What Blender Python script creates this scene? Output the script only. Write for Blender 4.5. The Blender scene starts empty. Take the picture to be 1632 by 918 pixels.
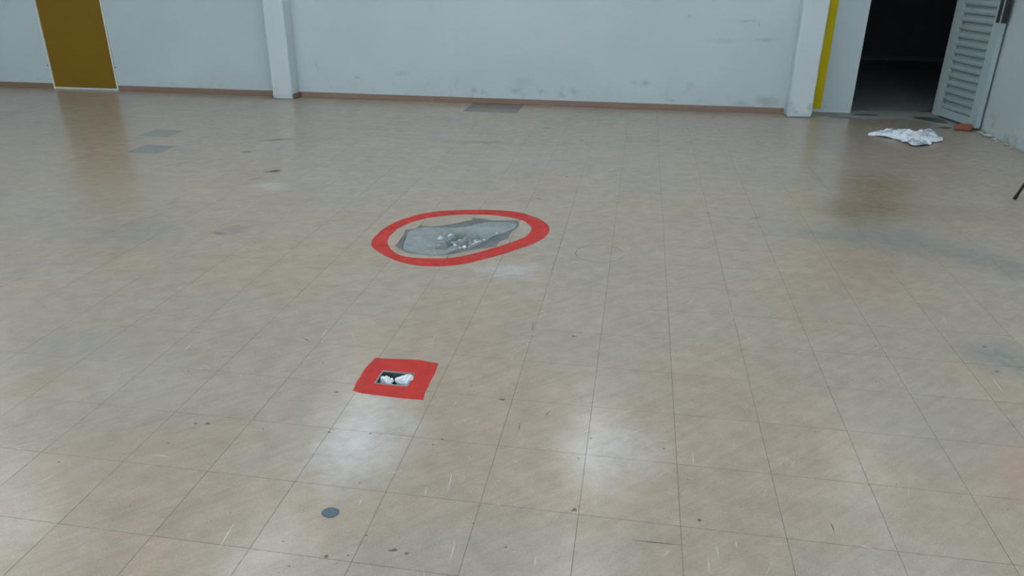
import bpy, bmesh, math, random
from mathutils import Vector, Matrix, noise
from mathutils.geometry import delaunay_2d_cdt
random.seed(7)
S = bpy.context.scene
COL = S.collection
# ------------------------------------------------------------------ camera
F_PX, W_PX, H_PX = 1190.72, 1632, 918
YAW, PITCH, ROLL = 0.162620, 0.412925, 0.006185
CAM = Vector((0.3874, -1.7882, 1.5184))
ROT = Matrix.Rotation(YAW, 3, 'Z') @ Matrix.Rotation(math.pi/2 - PITCH, 3, 'X') @ Matrix.Rotation(ROLL, 3, 'Z')
cam_data = bpy.data.cameras.new('camera')
cam_data.sensor_width = 36.0
cam_data.lens = F_PX*36.0/W_PX
cam_data.clip_start = 0.05
cam = bpy.data.objects.new('camera', cam_data)
COL.objects.link(cam)
cam.matrix_world = Matrix.Translation(CAM) @ ROT.to_4x4()
S.camera = cam
# ------------------------------------------------------------------ world, daylight, exposure
WORLD_STRENGTH = 1.0
WINDOW_POWER = 70.0
TUBE_EMIT = 24.0
S.view_settings.view_transform = 'Standard'
S.view_settings.look = 'None'
S.view_settings.gamma = 1.0
S.view_settings.use_curve_mapping = False
S.view_settings.exposure = 0.13
world = bpy.data.worlds.new('world'); S.world = world
world.use_nodes = True
wn = world.node_tree.nodes['Background']
wn.inputs['Color'].default_value = (0.72, 0.86, 1.0, 1)
wn.inputs['Strength'].default_value = WORLD_STRENGTH
# the room: back wall y=YB, right wall x=XR, left wall x=XL, rear window wall y=YF
YB, YB2, XR, XL, YF, ZC = 6.85, 7.04, 3.77, -11.1, -6.9, 3.5
REAR_WINDOWS = [(-9.6, -7.2), (-6.3, -3.9), (-3.0, -0.6), (0.3, 2.7)]
for k, (a, b) in enumerate(REAR_WINDOWS):
    l = bpy.data.lights.new('daylight', 'AREA'); l.shape = 'RECTANGLE'
    l.size = b-a; l.size_y = 1.5; l.energy = WINDOW_POWER; l.color = (0.74, 0.88, 1.0)
    o = bpy.data.objects.new('daylight', l); COL.objects.link(o)
    o.location = ((a+b)/2, YF-0.32, 2.05); o.rotation_euler = (math.radians(90), 0, 0)   # shines +y through the opening

# ------------------------------------------------------------------ helpers
def link(name, me, mat=None, parent=None, loc=(0, 0, 0), rot=(0, 0, 0)):
    o = bpy.data.objects.new(name, me); COL.objects.link(o)
    o.location = loc; o.rotation_euler = rot
    if parent: o.parent = parent
    if mat and me and not me.materials: me.materials.append(mat)
    return o
def empty(name, loc=(0, 0, 0), rz=0):
    o = bpy.data.objects.new(name, None); COL.objects.link(o)
    o.location = loc; o.rotation_euler = (0, 0, rz); o.empty_display_size = 0.05
    return o
def tag(o, label, cat, group=None):
    o['label'] = label; o['category'] = cat
    if group: o['group'] = group
    return o
def structure(o, label=None, cat=None):
    o['kind'] = 'structure'
    if label: o['label'] = label
    if cat: o['category'] = cat
    return o
def mesh(verts, faces, name='mesh', smooth=False):
    me = bpy.data.meshes.new(name); me.from_pydata([tuple(v) for v in verts], [], faces); me.update()
    if smooth:
        for p in me.polygons: p.use_smooth = True
    return me
def bm_mesh(bm, name='mesh', smooth=False):
    me = bpy.data.meshes.new(name); bmesh.ops.recalc_face_normals(bm, faces=bm.faces[:]); bm.to_mesh(me); bm.free()
    if smooth:
        for p in me.polygons: p.use_smooth = True
    return me
def add_box(bm, x0, x1, y0, y1, z0, z1, bevel=0.0, mat=None, segs=1):
    vs = [bm.verts.new((x, y, z)) for z in (z0, z1) for x, y in ((x0, y0), (x1, y0), (x1, y1), (x0, y1))]
    fs = [(3, 2, 1, 0), (4, 5, 6, 7), (0, 1, 5, 4), (1, 2, 6, 5), (2, 3, 7, 6), (3, 0, 4, 7)]
    fcs = [bm.faces.new([vs[i] for i in f]) for f in fs]
    if bevel:
        es = list({e for f in fcs for e in f.edges})
        bmesh.ops.bevel(bm, geom=es, offset=bevel, segments=segs, affect='EDGES', profile=0.5)
    if mat: bmesh.ops.transform(bm, matrix=mat, verts=vs)
def box_mesh(*a, bevel=0.0, segs=1):
    bm = bmesh.new(); add_box(bm, *a, bevel=bevel, segs=segs); return bm_mesh(bm)
def tube_mesh(pts, r, n=12, caps=True):
    bm = bmesh.new(); rings = []
    pts = [Vector(p) for p in pts]
    for i, p in enumerate(pts):
        d = (pts[min(i+1, len(pts)-1)] - pts[max(i-1, 0)]).normalized()
        q = d.to_track_quat('Z', 'Y')
        rings.append([bm.verts.new(p + q @ Vector((r*math.cos(2*math.pi*k/n), r*math.sin(2*math.pi*k/n), 0))) for k in range(n)])
    for a, b in zip(rings, rings[1:]):
        for k in range(n): bm.faces.new((a[k], a[(k+1) % n], b[(k+1) % n], b[k]))
    if caps:
        bm.faces.new(rings[0][::-1]); bm.faces.new(rings[-1])
    return bm_mesh(bm, smooth=True)
def region(include, exclude):
    """triangles inside every polygon of include and outside every polygon of exclude"""
    def ccw(p): return p if sum(a[0]*b[1]-b[0]*a[1] for a, b in zip(p, p[1:]+p[:1])) > 0 else p[::-1]
    polys = [ccw(list(p)) for p in include+exclude]; vs = []; fs = []
    for p in polys:
        fs.append(list(range(len(vs), len(vs)+len(p)))); vs += [Vector(q) for q in p]
    v, e, f, ov, oe, of = delaunay_2d_cdt(vs, [], fs, 1, 1e-6)
    ni = len(include); tris = []
    for t, src in zip(f, of):
        if all(i in src for i in range(ni)) and not any(i >= ni for i in src): tris.append(list(t))
    return v, tris
def add_prism(bm, vt, z0, z1):
    v, tris = vt
    used = sorted({i for t in tris for i in t})
    top = {i: bm.verts.new((v[i][0], v[i][1], z1)) for i in used}
    bot = {i: bm.verts.new((v[i][0], v[i][1], z0)) for i in used}
    cnt = {}
    for t in tris:
        bm.faces.new([top[i] for i in t]); bm.faces.new([bot[i] for i in reversed(t)])
        for a, b in zip(t, t[1:]+t[:1]): cnt[(a, b)] = 1
    for a, b in cnt:
        if (b, a) not in cnt: bm.faces.new((top[b], top[a], bot[a], bot[b]))
def rect(x0, x1, y0, y1): return [(x0, y0), (x1, y0), (x1, y1), (x0, y1)]
def inside(p, poly):
    x, y = p; c = False
    for (x1, y1), (x2, y2) in zip(poly, poly[1:]+poly[:1]):
        if (y1 > y) != (y2 > y) and x < (x2-x1)*(y-y1)/(y2-y1)+x1: c = not c
    return c
def smooth_poly(poly, sub=4):
    out = []; n = len(poly)
    for i in range(n):
        p0, p1, p2, p3 = [Vector(poly[(i+k-1) % n]) for k in range(4)]
        for s in range(sub):
            t = s/sub
            out.append(tuple(0.5*((2*p1)+(p2-p0)*t+(2*p0-5*p1+4*p2-p3)*t*t+(3*p1-p0-3*p2+p3)*t**3)))
    return out
def jitter(poly, a, sc=40):
    return [(x+a*noise.noise((x*sc, y*sc, 1.3)), y+a*noise.noise((x*sc, y*sc, 7.7))) for x, y in poly]
def project(p):
    d = ROT.transposed() @ (Vector(p)-CAM)
    if d.z > -0.05: return None
    return (W_PX/2+F_PX*d.x/-d.z, H_PX/2-F_PX*d.y/-d.z)

# ------------------------------------------------------------------ material toolkit
class NT:
    def __init__(self, name):
        self.m = bpy.data.materials.new(name); self.m.use_nodes = True
        self.t = self.m.node_tree; self.b = self.t.nodes['Principled BSDF']
    def n(self, kind, **kw):
        x = self.t.nodes.new(kind)
        for k, v in kw.items(): setattr(x, k, v)
        return x
    def put(self, sock, v):
        if isinstance(v, bpy.types.NodeSocket): self.t.links.new(v, sock)
        elif isinstance(v, (tuple, list)) and len(v) == 3 and sock.type == 'RGBA': sock.default_value = (*v, 1)
        else: sock.default_value = v
    def math(self, op, a, b=0.0, clamp=False):
        x = self.n('ShaderNodeMath', operation=op, use_clamp=clamp); self.put(x.inputs[0], a); self.put(x.inputs[1], b); return x.outputs[0]
    def vec(self, op, a, b=(0, 0, 0), out=0):
        x = self.n('ShaderNodeVectorMath', operation=op); self.put(x.inputs[0], a); self.put(x.inputs[1], b); return x.outputs[out]
    def mix(self, f, a, b, blend='MIX'):
        x = self.n('ShaderNodeMix', data_type='RGBA', blend_type=blend); self.put(x.inputs[0], f); self.put(x.inputs[6], a); self.put(x.inputs[7], b); return x.outputs[2]
    def noise(self, v, scale, detail=3, rough=0.5, out=0, dist=0.0):
        x = self.n('ShaderNodeTexNoise'); self.put(x.inputs['Vector'], v); x.inputs['Scale'].default_value = scale
        x.inputs['Detail'].default_value = detail; x.inputs['Roughness'].default_value = rough; x.inputs['Distortion'].default_value = dist; return x.outputs[out]
    def ramp(self, v, a, b, lo=0.0, hi=1.0, smooth=True):
        x = self.n('ShaderNodeMapRange', interpolation_type='SMOOTHSTEP' if smooth else 'LINEAR')
        self.put(x.inputs[0], v); x.inputs[1].default_value = a; x.inputs[2].default_value = b; x.inputs[3].default_value = lo; x.inputs[4].default_value = hi; return x.outputs[0]
    def pos(self): return self.n('ShaderNodeNewGeometry').outputs['Position']
    def bump(self, h, strength, dist=0.01, normal=None):
        x = self.n('ShaderNodeBump'); x.inputs['Strength'].default_value = strength; x.inputs['Distance'].default_value = dist
        self.put(x.inputs['Height'], h)
        if normal is not None: self.put(x.inputs['Normal'], normal)
        return x.outputs[0]
    def blob(self, p, cx, cy, rx, ry, deg, plane='xy'):
        """soft elliptical stain or glint factor around a point of the surface"""
        d = self.vec('SUBTRACT', p, (cx, cy, 0) if plane == 'xy' else (cx, 0, cy))
        if deg:
            r = self.n('ShaderNodeVectorRotate', rotation_type='Z_AXIS'); self.put(r.inputs['Vector'], d); r.inputs['Angle'].default_value = -math.radians(deg); d = r.outputs[0]
        d = self.vec('MULTIPLY', d, (1/rx, 1/ry, 0) if plane == 'xy' else (1/rx, 0, 1/ry))
        return self.ramp(self.vec('LENGTH', d, out=1), 1.15, 0.0)
    def done(self, color, rough=0.5, normal=None, spec=0.5, metal=0.0):
        self.put(self.b.inputs['Base Color'], color); self.put(self.b.inputs['Roughness'], rough)
        self.put(self.b.inputs['Specular IOR Level'], spec); self.b.inputs['Metallic'].default_value = metal
        if normal is not None: self.put(self.b.inputs['Normal'], normal)
        return self.m
def plain(name, col, rough=0.5, var=0.1, scale=30, spec=0.5, metal=0.0, bump=0.0, obj=False):
    t = NT(name); p = t.n('ShaderNodeTexCoord').outputs['Object'] if obj else t.pos()
    nz = t.noise(p, scale, 4, 0.6)
    c = t.mix(nz, tuple(min(1, k*(1-var)) for k in col), tuple(min(1, k*(1+var)) for k in col))
    return t.done(c, rough, t.bump(nz, bump, 0.01) if bump else None, spec, metal)

def tile_material(name, warm, grey, stains_glints=True):
    t = NT(name); p = t.pos()
    cell = t.vec('FLOOR', t.vec('MULTIPLY', t.vec('ADD', p, (0.00, 0.00, 0)), (1/0.3, 1/0.3, 0)))
    wn_ = t.n('ShaderNodeTexWhiteNoise', noise_dimensions='3D'); t.put(wn_.inputs['Vector'], cell)
    n1 = t.noise(p, 0.75, 4, 0.55); n2 = t.noise(p, 5.0, 3, 0.5); n3 = t.noise(p, 160.0, 3, 0.7)
    c = t.mix(t.ramp(n1, 0.38, 0.64), warm, grey)
    c = t.mix(t.ramp(n2, 0.25, 0.80, 0.0, 0.30), c, tuple(k*0.90 for k in warm))
    v = t.math('ADD', t.math('MULTIPLY', wn_.outputs['Value'], 0.045), 0.978)
    v = t.math('MULTIPLY', v, t.ramp(n3, 0.25, 0.75, 0.90, 1.10))
    # grime worked into the wax: cloudy at a hand's width, finer within, dragged slantwise
    v = t.math('MULTIPLY', v, t.ramp(t.noise(p, 11.0, 6, 0.68), 0.28, 0.72, 1.07, 0.91))
    rt = t.n('ShaderNodeVectorRotate', rotation_type='Z_AXIS'); t.put(rt.inputs['Vector'], p); rt.inputs['Angle'].default_value = -0.75
    v = t.math('MULTIPLY', v, t.ramp(t.noise(t.vec('MULTIPLY', rt.outputs[0], (5, 42, 1)), 1.0, 5, 0.65), 0.35, 0.75, 1.03, 0.92))
    # faint long scuffs in two directions
    s1 = t.noise(t.vec('MULTIPLY', p, (16, 300, 1)), 1.0, 2, 0.6); s2 = t.noise(t.vec('MULTIPLY', p, (260, 14, 1)), 1.0, 2, 0.6)
    v = t.math('MULTIPLY', v, t.ramp(s1, 0.60, 0.90, 1.0, 0.96)); v = t.math('MULTIPLY', v, t.ramp(s2, 0.60, 0.90, 1.0, 1.04))
    hsv = t.n('ShaderNodeHueSaturation'); t.put(hsv.inputs['Color'], c); t.put(hsv.inputs['Value'], v)
    c = hsv.outputs[0]
    warp = t.vec('ADD', p, t.vec('MULTIPLY', t.vec('SUBTRACT', t.noise(p, 6.0, 4, 0.6, out=1), (.5, .5, .5)), (0.24, 0.24, 0)))
    if stains_glints:
        ns = t.ramp(t.noise(p, 18.0, 4, 0.65), 0.3, 0.65, 0.45, 1.0)
        for (cx, cy, rx, ry, deg, col, k) in STAINS_GLINTS:
            c = t.mix(t.math('MULTIPLY', t.math('MULTIPLY', t.blob(warp, cx, cy, rx, ry, deg), ns), k), c, col)
    r = t.math('ADD', t.ramp(n2, 0.2, 0.8, 0.165, 0.22), t.math('MULTIPLY', n1, 0.05))
    r = t.math('ADD', r, t.ramp(s1, 0.45, 0.85, 0.0, 0.02))
    # every tile lies a hair differently, its surface gently wavy
    off = t.vec('MULTIPLY', t.vec('SUBTRACT', wn_.outputs['Color'], (.5, .5, .5)), (0.015, 0.015, 0))
    g = t.n('ShaderNodeNewGeometry').outputs['Normal']
    nrm = t.vec('NORMALIZE', t.vec('ADD', g, off))
    h = t.math('ADD', t.noise(p, 14.0, 3, 0.6), t.math('MULTIPLY', n3, 0.05))
    return t.done(c, r, t.bump(h, 0.018, 0.01, nrm), 0.31)
# worn and soiled areas of the floor, plus painted lamp reflections: centre x, y, radii, angle, colour, strength
STAINS_GLINTS = [
    (1.80, 3.25, 0.26, 0.36, 20, (.17, .13, .08), .70), (2.02, 3.42, 0.34, 0.34, 0, (.20, .145, .085), .70), (2.18, 3.95, 0.34, 0.60, -20, (.25, .18, .105), .7),
    (2.60, 3.40, 0.50, 0.30, 0, (.28, .21, .14), .45), (1.55, 3.30, 0.55, 0.7, 0, (.40, .32, .23), .45),
    (1.55, 2.76, 0.40, 0.15, -5, (.22, .235, .24), .60), (1.98, 2.76, 0.55, 0.34, -8, (.27, .28, .275), .9), (2.33, 2.48, 0.52, 0.26, -30, (.235, .23, .215), .80), (2.62, 2.22, 0.4, 0.16, -30, (.25, .22, .17), .6),
    (1.98, 1.28, 0.26, 0.20, -20, (.17, .21, .22), .75), (1.75, 0.42, 0.28, 0.30, 0, (.44, .27, .22), .60), (1.45, 0.60, 0.30, 0.30, 0, (.31, .32, .29), .35),
    (-0.22, 1.88, 0.24, 0.15, 15, (.50, .51, .51), .65), (-2.20, 3.13, 0.20, 0.16, 0, (.52, .52, .52), .65), (-2.54, 2.05, 0.40, 0.34, 10, (.26, .27, .27), .65), (-2.0, 2.2, 0.12, 0.1, 0, (.2, .2, .2), .5),
    (-0.46, 0.27, 0.24, 0.36, 0, (.56, .57, .58), .65), (-1.82, 0.69, 0.50, 0.28, 20, (.30, .315, .315), .45), (-1.45, 0.45, 0.4, 0.35, 20, (.43, .42, .40), .4), (-2.6, 0.9, 0.6, 0.4, 0, (.44, .36, .31), .4),  # the two pale grey patches paint ceiling-lamp reflections into the tile colour
    (-1.3, 0.0, 0.4, 0.2, 0, (.42, .33, .27), .4), (-1.0, 4.85, 0.7, 0.12, 0, (.25, .23, .21), .55), (-0.5, 4.2, 0.5, 0.5, 0, (.36, .36, .35), .5), (0.5, 4.6, 0.9, 0.5, 0, (.42, .37, .31), .4),
    (0.40, 0.34, 0.24, 0.28, 0, (.56, .55, .53), .55), (-5.5, 3.0, 1.2, 0.8, 10, (.44, .35, .30), .4), (-3.2, 3.0, 0.9, 0.6, 0, (.43, .36, .29), .35), (2.2, 5.6, 0.9, 0.6, 0, (.30, .27, .23), .45),  # the palest patch is a lamp reflection painted into the colour
    (3.3, 6.5, 0.7, 0.5, 0, (.24, .22, .19), .5), (2.4, 6.6, 0.6, 0.25, 0, (.22, .20, .17), .6), (-0.4, 2.9, .6, .2, 0, (.42, .37, .30), .4), (1.6, 1.6, 0.8, 0.3, -10, (.34, .32, .27), .4),
]
M_TILE = tile_material('vinyl_tile_beige', (.405, .324, .258), (.378, .328, .278))
M_TILE_GREY = tile_material('vinyl_tile_grey', (.285, .265, .235), (.262, .250, .228), False)
M_TILE_DARK = tile_material('vinyl_tile_brown', (.230, .205, .182), (.205, .190, .175), False)
M_JOINT = plain('joint_dirt', (.125, .11, .095), 0.9, 0.25, 12)

def wall_material(name, col, spots=(), grime=0.4):
    t = NT(name); p = t.pos()
    z = t.n('ShaderNodeSeparateXYZ'); t.put(z.inputs[0], p); z = z.outputs[2]
    n1 = t.noise(p, 1.2, 4, 0.55); n2 = t.noise(p, 7, 5, 0.65); n3 = t.noise(p, 70, 4, 0.6)
    c = t.mix(t.ramp(n1, 0.35, 0.65), tuple(k*0.95 for k in col), col)
    c = t.mix(t.ramp(n3, 0.35, 0.7, 0.0, 0.12), c, tuple(k*0.8 for k in col))
    # dirt splashed up from the floor, in patches
    low = t.math('MULTIPLY', t.ramp(z, 0.32, 0.05), t.ramp(n2, 0.52, 0.72))
    c = t.mix(t.math('MULTIPLY', low, grime), c, (.33, .34, .30))
    warp = t.vec('ADD', p, t.vec('MULTIPLY', t.vec('SUBTRACT', t.noise(p, 16, 4, 0.65, out=1), (.5, .5, .5)), (0.16, 0, 0.12)))
    for (x, zz, rx, rz, k) in spots:
        c = t.mix(t.math('MULTIPLY', t.blob(warp, x, zz, rx, rz, 0, 'xz'), k*.7), c, (.24, .27, .27))
    h = t.math('ADD', n2, t.math('MULTIPLY', n3, 0.35))
    return t.done(c, 0.55, t.bump(h, 0.22, 0.012), 0.35)
WSP = [(-1.48, .15, .05, .03, .7), (-1.38, .12, .06, .03, .5), (-1.01, .16, .10, .05, .5), (-.91, .26, .16, .08, .3), (-.71, .15, .06, .04, .6), (-.47, .12, .06, .04, .5), (-.33, .17, .07, .05, .5),
       (.33, .29, .05, .03, .5), (.45, .28, .07, .05, .7), (.94, .27, .06, .05, .45), (.76, .10, .06, .03, .6), (1.5, .09, .14, .05, .5), (1.73, .14, .12, .06, .6), (1.83, .12, .12, .10, .5),
       (.87, .99, .05, .03, .5), (1.46, .95, .14, .02, .6), (1.6, .92, .012, .06, .8), (1.68, .77, .16, .03, .5), (1.26, .75, .2, .03, .35), (-2.89, .24, .07, .02, .6), (-3.38, .37, .03, .08, .4), (-2.35, .31, .12, .03, .35), (-1.69, .2, .02, .12, .3)]
M_WALL = wall_material('white_wall_paint', (.53, .615, .635), WSP)
M_WALL_R = wall_material('white_wall_paint_worn', (.52, .595, .61), [], 0.8)
M_PILLAR = wall_material('white_pillar_paint', (.60, .67, .69), [(1.98, .12, .06, .10, .5), (2.20, .10, .04, .06, .7), (2.05, .06, .05, .03, .6)], 0.5)
M_CEIL = plain('ceiling_paint', (.72, .74, .74), 0.8, 0.03, 3)
M_BASE = plain('brown_baseboard', (.255, .165, .12), 0.45, 0.2, 18)
M_CONC = plain('dark_threshold_concrete', (.27, .275, .26), 0.85, 0.5, 9, bump=0.6)

# ------------------------------------------------------------------ floor outlines taken on the ground, in metres
HOLE = [(-0.945, 2.122), (-0.942, 2.21), (-0.964, 2.4), (-0.903, 2.434), (-0.902, 2.506), (-0.831, 2.486), (-0.725, 2.539), (-0.638, 2.633), (-0.605, 2.656), (-0.609, 2.701), (-0.472, 2.681), (-0.316, 2.702), (-0.289, 2.596), (-0.307, 2.511), (-0.316, 2.348), (-0.366, 2.286), (-0.366, 2.205), (-0.467, 2.138), (-0.566, 2.052), (-0.652, 2.004), (-0.748, 1.997), (-0.832, 2.017), (-0.909, 2.072)]
CEMENT = [(-0.898, 2.102), (-0.93, 2.272), (-0.941, 2.379), (-0.877, 2.455), (-0.753, 2.478), (-0.613, 2.52), (-0.543, 2.599), (-0.444, 2.651), (-0.325, 2.656), (-0.302, 2.577), (-0.33, 2.491), (-0.397, 2.4), (-0.44, 2.302), (-0.481, 2.206), (-0.566, 2.134), (-0.638, 2.025), (-0.731, 2.008), (-0.827, 2.031)]
RING_OUT = [(-1.094, 2.14), (-1.109, 2.27), (-1.093, 2.448), (-1.017, 2.633), (-0.887, 2.775), (-0.709, 2.845), (-0.51, 2.882), (-0.337, 2.866), (-0.2, 2.766), (-0.121, 2.66), (-0.095, 2.55), (-0.102, 2.424), (-0.156, 2.295), (-0.221, 2.197), (-0.31, 2.085), (-0.397, 1.99), (-0.493, 1.903), (-0.593, 1.852), (-0.723, 1.841), (-0.85, 1.882), (-0.965, 1.966), (-1.050, 2.052)]
RING_IN = [(-1.004, 2.169), (-1.024, 2.286), (-1.011, 2.431), (-0.945, 2.576), (-0.829, 2.685), (-0.666, 2.758), (-0.49, 2.776), (-0.374, 2.751), (-0.278, 2.699), (-0.221, 2.608), (-0.202, 2.514), (-0.222, 2.402), (-0.27, 2.318), (-0.343, 2.217), (-0.423, 2.119), (-0.519, 2.02), (-0.623, 1.967), (-0.715, 1.95), (-0.813, 1.953), (-0.894, 1.992), (-0.961, 2.076)]
SQUARE = [(-0.614, 0.816), (-0.593, 0.816), (-0.506, 0.823), (-0.418, 0.827), (-0.344, 0.816), (-0.34, 0.791), (-0.337, 0.723), (-0.338, 0.632), (-0.339, 0.585), (-0.329, 0.535), (-0.354, 0.535), (-0.443, 0.534), (-0.527, 0.539), (-0.571, 0.539), (-0.614, 0.552), (-0.621, 0.614), (-0.625, 0.695), (-0.625, 0.752)]
BOX = (-0.553, -0.414, 0.616, 0.721)          # opening of the floor box
HOLE = jitter([q for a, b in zip(HOLE, HOLE[1:]+HOLE[:1]) for q in (a, ((a[0]+b[0])/2, (a[1]+b[1])/2))], 0.012, 30)
RING_OUT = jitter(smooth_poly(RING_OUT, 5), 0.004, 18)
RING_IN = jitter(smooth_poly(RING_IN, 5), 0.004, 18)
SQUARE = jitter([q for a, b in zip(SQUARE, SQUARE[1:]+SQUARE[:1]) for q in (a, ((a[0]+b[0])/2, (a[1]+b[1])/2))], 0.004, 50)
DOORSTEP = jitter([(2.235, 7.30), (2.235, 6.79), (2.34, 6.76), (2.48, 6.72), (2.62, 6.715), (2.75, 6.69), (2.9, 6.75), (3.05, 6.78), (3.2, 6.77), (3.33, 6.74), (3.42, 6.62), (3.46, 6.47), (3.56, 6.44), (3.63, 6.55), (3.77, 6.6), (3.77, 7.30)], 0.02, 9)
HX0, HX1, HY0, HY1 = -1.2, 0.0, 1.8, 3.0      # whole tiles around the broken patch

# ------------------------------------------------------------------ floor: bed + tiles
bm = bmesh.new()
def floor_rect(x0, x1, y0, y1): add_box(bm, x0, x1, y0, y1, -0.20, -0.0007)
floor_rect(XL, XR, YF, BOX[2]); floor_rect(XL, BOX[0], BOX[2], BOX[3]); floor_rect(BOX[1], XR, BOX[2], BOX[3])
floor_rect(XL, XR, BOX[3], HY0); floor_rect(XL, HX0, HY0, HY1); floor_rect(HX1, XR, HY0, HY1); floor_rect(XL, XR, HY1, YB); floor_rect(2.0, XR, YB, 7.25)
add_box(bm, HX0, HX1, HY0, HY1, -0.20, -0.12); add_box(bm, BOX[0], BOX[1], BOX[2], BOX[3], -0.20, -0.12)
floor = structure(link('floor', bm_mesh(bm), M_JOINT), 'beige vinyl tile floor, worn, scuffed and glossy', 'floor')
T, GAP = 0.3, 0.0008
cells = []
for i in range(math.floor(XL/T), math.ceil(XR/T)):
    for j in range(math.floor(YF/T), math.ceil(YB/T)):
        x0, x1, y0, y1 = i*T+GAP, i*T+T-GAP, j*T+GAP, j*T+T-GAP
        cut = False
        if x0 < XL: x0 = XL; cut = True
        if x1 > XR: x1 = XR-0.001; cut = True
        if y1 > YB: y1 = YB-0.001; cut = True
        if y0 < YF: y0 = YF; cut = True
        if x1-x0 < 0.01 or y1-y0 < 0.01: continue
        pr = [project((x, y, 0)) for x, y in rect(x0, x1, y0, y1)]
        area = 0
        if all(pr):
            cx = sum(q[0] for q in pr)/4; cy = sum(q[1] for q in pr)/4
            if -60 < cx < W_PX+60 and -30 < cy < H_PX+70:
                area = abs(sum(a[0]*b[1]-b[0]*a[1] for a, b in zip(pr, pr[1:]+pr[:1])))/2
        cells.append([area, i, j, (x0, x1, y0, y1), cut])
cells.sort(key=lambda c: -c[0])
GREY_CELLS = {(-13, 13), (-14, 15)}
DARK_CELLS = {(-5, 21), (-4, 21), (-5, 22), (-4, 22)}
special = [c for c in cells if (c[1], c[2]) in GREY_CELLS | DARK_CELLS]
cells = special + [c for c in cells if c not in special]
def bevel_tile(bm, x0, x1, y0, y1, z0=-0.0007):
    b = 0.0002
    lo = [bm.verts.new((x, y, z0)) for x, y in rect(x0, x1, y0, y1)]
    mid = [bm.verts.new((x, y, -b)) for x, y in rect(x0, x1, y0, y1)]
    top = [bm.verts.new((x, y, 0)) for x, y in rect(x0+b, x1-b, y0+b, y1-b)]
    bm.faces.new(top)
    for k in range(4):
        n = (k+1) % 4
        bm.faces.new((mid[k], mid[n], top[n], top[k])); bm.faces.new((lo[k], lo[n], mid[n], mid[k]))
bm = bmesh.new(); bevel_tile(bm, -T/2+GAP, T/2-GAP, -T/2+GAP, T/2-GAP); TILE = bm_mesh(bm, 'tile'); TILE.materials.append(M_TILE)
TILE_G = TILE.copy(); TILE_G.materials[0] = M_TILE_GREY
TILE_D = TILE.copy(); TILE_D.materials[0] = M_TILE_DARK
holes = [HOLE, rect(*BOX), DOORSTEP]
rest = bmesh.new(); made = 0
for area, i, j, (x0, x1, y0, y1), cut in cells:
    hit = []
    for h in holes:
        if min(p[0] for p in h) < x1 and max(p[0] for p in h) > x0 and min(p[1] for p in h) < y1 and max(p[1] for p in h) > y0: hit.append(h)
    if hit:
        vt = region([rect(x0, x1, y0, y1)], hit)
        if not vt[1]: continue
        ox, oy = (x0+x1)/2, (y0+y1)/2
        if made < 300:
            b2 = bmesh.new(); add_prism(b2, ([(q[0]-ox, q[1]-oy) for q in vt[0]], vt[1]), -0.004, 0)
            link('floor_tile', bm_mesh(b2), M_TILE, floor, (ox, oy, 0)); made += 1
        else: add_prism(rest, vt, -0.0007, 0)
        continue
    if area > 0 and made < 300:
        me = TILE_G if (i, j) in GREY_CELLS else TILE_D if (i, j) in DARK_CELLS else None
        if cut:
            b2 = bmesh.new(); ox, oy = (x0+x1)/2, (y0+y1)/2; bevel_tile(b2, x0-ox, x1-ox, y0-oy, y1-oy)
            m2 = bm_mesh(b2); m2.materials.append(me.materials[0] if me else M_TILE); link('floor_tile', m2, None, floor, (ox, oy, 0))
        else:
            o = link('floor_tile', me or TILE, None, floor, (i*T+T/2, j*T+T/2, 0))
            if me: o['label'] = 'replacement tile of a greyer colour' if me is TILE_G else 'replacement tile of a darker brown'
        made += 1
    else: bevel_tile(rest, x0, x1, y0, y1)
o = link('floor_tile_field', bm_mesh(rest), M_TILE, floor); o['kind'] = 'stuff'
# scuffs, flecks and a pencilled circle lying on the tiles
def flat_blob(bm, x, y, rx, ry, deg, z=0.0003, n=9):
    a0 = math.radians(deg); vs = []
    for k in range(n):
        a = 2*math.pi*k/n; r = 1+0.25*math.sin(3*a+x*40)+0.15*math.cos(5*a+y*30)
        u, v = rx*r*math.cos(a), ry*r*math.sin(a)
        vs.append(bm.verts.new((x+u*math.cos(a0)-v*math.sin(a0), y+u*math.sin(a0)+v*math.cos(a0), z)))
    bm.faces.new(vs)
def streak(bm, x0, y0, x1, y1, w, z=0.0003):
    d = Vector((x1-x0, y1-y0)); n = Vector((-d.y, d.x)).normalized()*w/2; c = 0.5+random.uniform(-.2, .2); b = n*random.uniform(-1.5, 1.5)
    m = Vector((x0, y0))+d*c+b
    vs = [(x0, y0), tuple(m+n), (x1, y1), tuple(m-n)]
    bm.faces.new([bm.verts.new((q[0], q[1], z)) for q in vs])
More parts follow.
